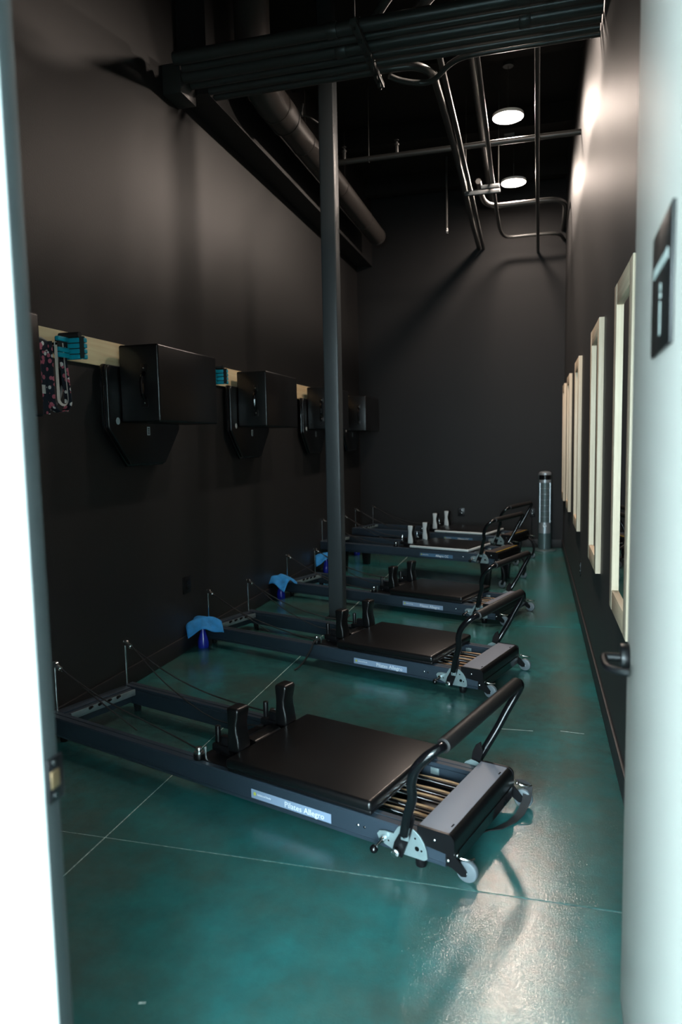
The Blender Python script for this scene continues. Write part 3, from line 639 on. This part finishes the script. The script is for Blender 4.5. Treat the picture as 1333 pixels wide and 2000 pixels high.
# ------------------------------------------------------------------ left wall: board, boxes, boards, small kit
t = thing('peg_rail', 'long honey plywood rail fixed along the left wall behind the boxes', 'rail', (XL, 1.4, 2.035))
for k in range(5):
    MB().box(0, 0.020, 1.78*k+0.001, 1.78*(k+1)-0.001, 0, 0.155, 0.0015).build('board', 'ply', t)
bl = ['at the left edge of the view, mostly hidden by the door frame', 'largest in view, hanging just right of the teal weights',
      'second in full view, hanging left of the steel column', 'partly hidden behind the left side of the steel column', 'farthest, just right of the steel column']
for k, (y0, bd) in enumerate(zip((2.03, 3.90, 5.69, 7.63, 9.36), bl)):
    lenb = 0.81
    jb = thing('jump_board', 'black tapered board on the left wall under the padded box '+['at the left edge', 'beside the teal weights', 'left of the column', 'half behind the column', 'right of the column'][k], 'padded board', (XL, y0-0.14, 1.42), group='tapered boards on the left wall')
    poly = [(0.0, 0.235), (0.0, 0.60), (0.02, 0.625), (0.88, 0.625), (0.90, 0.60), (0.90, 0.235), (0.68, 0.0), (0.23, 0.0)]
    MB().prism(poly, 0.024, 0.050, lambda u, v, h: (h, u, v), 0.008, 2).build('board', 'gloss', jb)
    MB().prism([(0.012+u*0.973, 0.012+v*0.973) for u, v in poly], 0.046, 0.072, lambda u, v, h: (h, u, v), 0.010, 3).build('pad', 'vinyl', jb)
    s1 = MB().box(0.0722, 0.0735, 0.44, 0.475, 0.20, 0.255).build('sticker', 'ltgrey', jb, 'small pale label')
    for q in range(4): MB().box(0.0735, 0.0738, 0.447, 0.468, 0.207+q*0.011, 0.213+q*0.011).build('printed_line', 'black', s1)
    MB().cyl((0.0722, 0.105, 0.285), (0.0735, 0.105, 0.285), 0.022, seg=16).build('badge', 'ltgrey', jb)
    sx = thing('sitting_box', 'black padded box '+bd, 'padded box', (XL+0.0745, y0, 1.695), group='padded boxes hung on the left wall')
    MB().box(0, 0.27, 0, lenb, 0, 0.47, 0.013, 3).build('padded_body', 'vinyl', sx)
    h = MB(); h.tube([(0.17, 0.0, 0.30), (0.17, -0.022, 0.27), (0.17, -0.03, 0.22), (0.17, -0.022, 0.17), (0.17, 0.0, 0.14)], 0.013, 8)
    h.build('handle', 'gloss', sx)
    for z in (0.325, 0.115):
        MB().box(0.148, 0.192, -0.004, 0.001, z-0.025, z+0.025, 0.0015).build('handle_tab', 'vinyl', sx)
        MB().sphere((0.17, -0.005, z), 0.006, 1, 0.5, 1, 8).build('rivet', 'chrome', sx)
# teal wrist weights on pegs
def weights(y, which, grp):
    lab = {0: 'teal segmented weight band folded against the plywood rail, ', 1: 'teal segmented weight band sticking out from its peg, '}
    for part in (0, 1):
        t = thing('wrist_weight', lab[part]+which, 'weight', (XL+0.021, y, 2.07), group=grp)
        if part == 0:
            for k in range(4):
                if k != 2: MB().box(0.085, 0.110, -0.085, 0.005, -0.045+k*0.028, -0.020+k*0.028, 0.006, 2).build('silicone_bar', 'teal', t)
            MB().box(0.080, 0.100, -0.080, 0.003, -0.042, 0.062, 0.004).build('strap', 'rope', t)
        else:
            for k in range(4):
                MB().box(0.075, 0.165, 0.010, 0.034, -0.050+k*0.029, -0.024+k*0.029, 0.006, 2).build('silicone_bar', 'teal', t)
                MB().box(0.170, 0.193, 0.016, 0.045, -0.050+k*0.029, -0.024+k*0.029, 0.006, 2).build('silicone_bar', 'teal', t)
            MB().box(0.070, 0.190, 0.014, 0.030, -0.046, 0.070, 0.004).build('strap', 'rope', t)
            MB().cyl((0.04, 0.02, 0.078), (0.165, 0.02, 0.078), 0.017, seg=12).build('strap_roll', 'rope', t)
            MB().cyl((0, 0.022, 0.0), (0.165, 0.022, 0.0), 0.007).build('peg', 'black', t)
weights(3.345, 'left of the largest box', 'teal wrist weights by the first box')
weights(5.17, 'between the two boxes', 'teal wrist weights between the boxes')
# floral strap loops
t = thing('stretch_strap', 'dark floral fabric strap looped on a hook beside the teal weights', 'strap', (XL+0.08, 3.17, 2.10))
def loop(y0, wd, z1, x, n=18):
    P = [(x, y0, 0.0)]
    for k in range(n+1):
        a = PI+PI*k/n; P.append((x, y0+wd/2+wd/2*math.cos(a), z1+wd/2*math.sin(a)*0.9))
    P.append((x, y0+wd*0.75, 0.0)); return P
MB().box(-0.005, 0.003, -0.02, 0.055, -0.375, -0.02, 0.002).build('hanging_band', 'floral', t)
MB().box(-0.005, 0.020, -0.02, 0.10, -0.05, 0.0, 0.006).build('top_fold', 'floral', t)
MB().ribbon(loop(0.045, 0.14, -0.30, 0.02), (0.045, 0, 0), 0.004).build('loop', 'floral', t)
for d in (0.012, 0.020, 0.028):
    MB().ribbon(loop(0.05+d, 0.10-d, -0.29, 0.045), (0.004, 0, 0), 0.0035).build('inner_band', 'cream', t)
MB().box(0.0035, 0.006, -0.015, 0.022, -0.27, -0.225, 0.0005).build('fabric_tag', 'cream', t)
MB().cyl((-0.06, 0.07, -0.01), (0.06, 0.07, -0.01), 0.007).build('hook', 'black', t)
# exercise ring behind the strap
t = thing('exercise_ring', 'grey flexible exercise ring hanging behind the floral strap', 'exercise ring', (XL+0.045, 3.20, 1.93))
R_ = 0.19
MB().tube([(0, R_*math.cos(a), R_*math.sin(a)) for a in [2*PI*k/36 for k in range(37)]], 0.009, 8, 1, smooth=False).build('ring', 'ring', t)
for s in (-1, 1):
    MB().box(-0.022, 0.022, s*R_-0.014, s*R_+0.014, -0.055, 0.055, 0.010, 3).build('pad', 'black', t)

# ------------------------------------------------------------------ spray bottles under blue cloths
def cloth_mesh(seed, w=0.24):
    rnd = random.Random(seed); n = 20; bm = bmesh.new(); vs = []
    ph = [rnd.uniform(0, 6.28) for _ in range(4)]
    for i in range(n+1):
        row = []
        for j in range(n+1):
            u = (i/n-0.5)*w*1.12; v = (j/n-0.5)*w*1.12
            r = math.hypot(u, v); a = math.atan2(v, u)
            drop = max(0, r-0.030)
            fold = 0.010*math.sin(3*a+ph[0])+0.008*math.sin(5*a+ph[1])
            x = u; y = v
            z = -drop*0.22-2.9*drop*drop+1.6*fold*min(1, drop*11)+0.004*math.sin(40*u+ph[2])*math.sin(35*v+ph[3])
            row.append(bm.verts.new((x, y, z)))
        vs.append(row)
    for i in range(n):
        for j in range(n): bm.faces.new((vs[i][j], vs[i+1][j], vs[i+1][j+1], vs[i][j+1]))
    me = bpy.data.meshes.new('cleaning_cloth'); bm.to_mesh(me); bm.free()
    for p in me.polygons: p.use_smooth = True
    me.materials.append(M['bluecloth'])
    return me
bd = ['nearest, at the second machine', 'second nearest, at the third machine', 'just left of the column', 'farthest, right of the column']
for k, (x, y) in enumerate(((-2.455, 4.86), (-2.455, 6.60), (-2.40, 8.03), (-2.36, 9.38))):
    t = thing('spray_bottle', 'cobalt blue spray bottle by the left wall, '+bd[k], 'bottle', (x, y, 0), 0.4, 'blue spray bottles by the left wall')
    MB().lathe([(0.040, 0), (0.043, 0.006), (0.043, 0.045), (0.036, 0.075), (0.022, 0.12), (0.014, 0.155), (0.013, 0.17)], seg=24).build('body', 'bluebottle', t)
    m = MB(); m.cyl((0, 0, 0.165), (0, 0, 0.19), 0.016); m.box(-0.045, 0.04, -0.011, 0.011, 0.19, 0.215, 0.005); m.build('spray_head', 'ltgrey', t)
    MB().tube([(-0.03, 0, 0.195), (-0.045, 0, 0.175), (-0.05, 0, 0.15)], 0.005, 8).build('trigger', 'ltgrey', t)
    co = bpy.data.objects.new('cleaning_cloth', cloth_mesh(11+k*3)); COL.objects.link(co)
    co.location = (x, y, 0.232); co.rotation_euler = (0.03, -0.05, 0.6+k*0.7)
    md = co.modifiers.new('thickness', 'SOLIDIFY'); md.thickness = 0.003; md.offset = 1
    tag(co, 'blue cleaning cloth over a spray bottle, '+bd[k], 'cloth', 'blue cloths on the bottles')
bpy.context.view_layer.update()
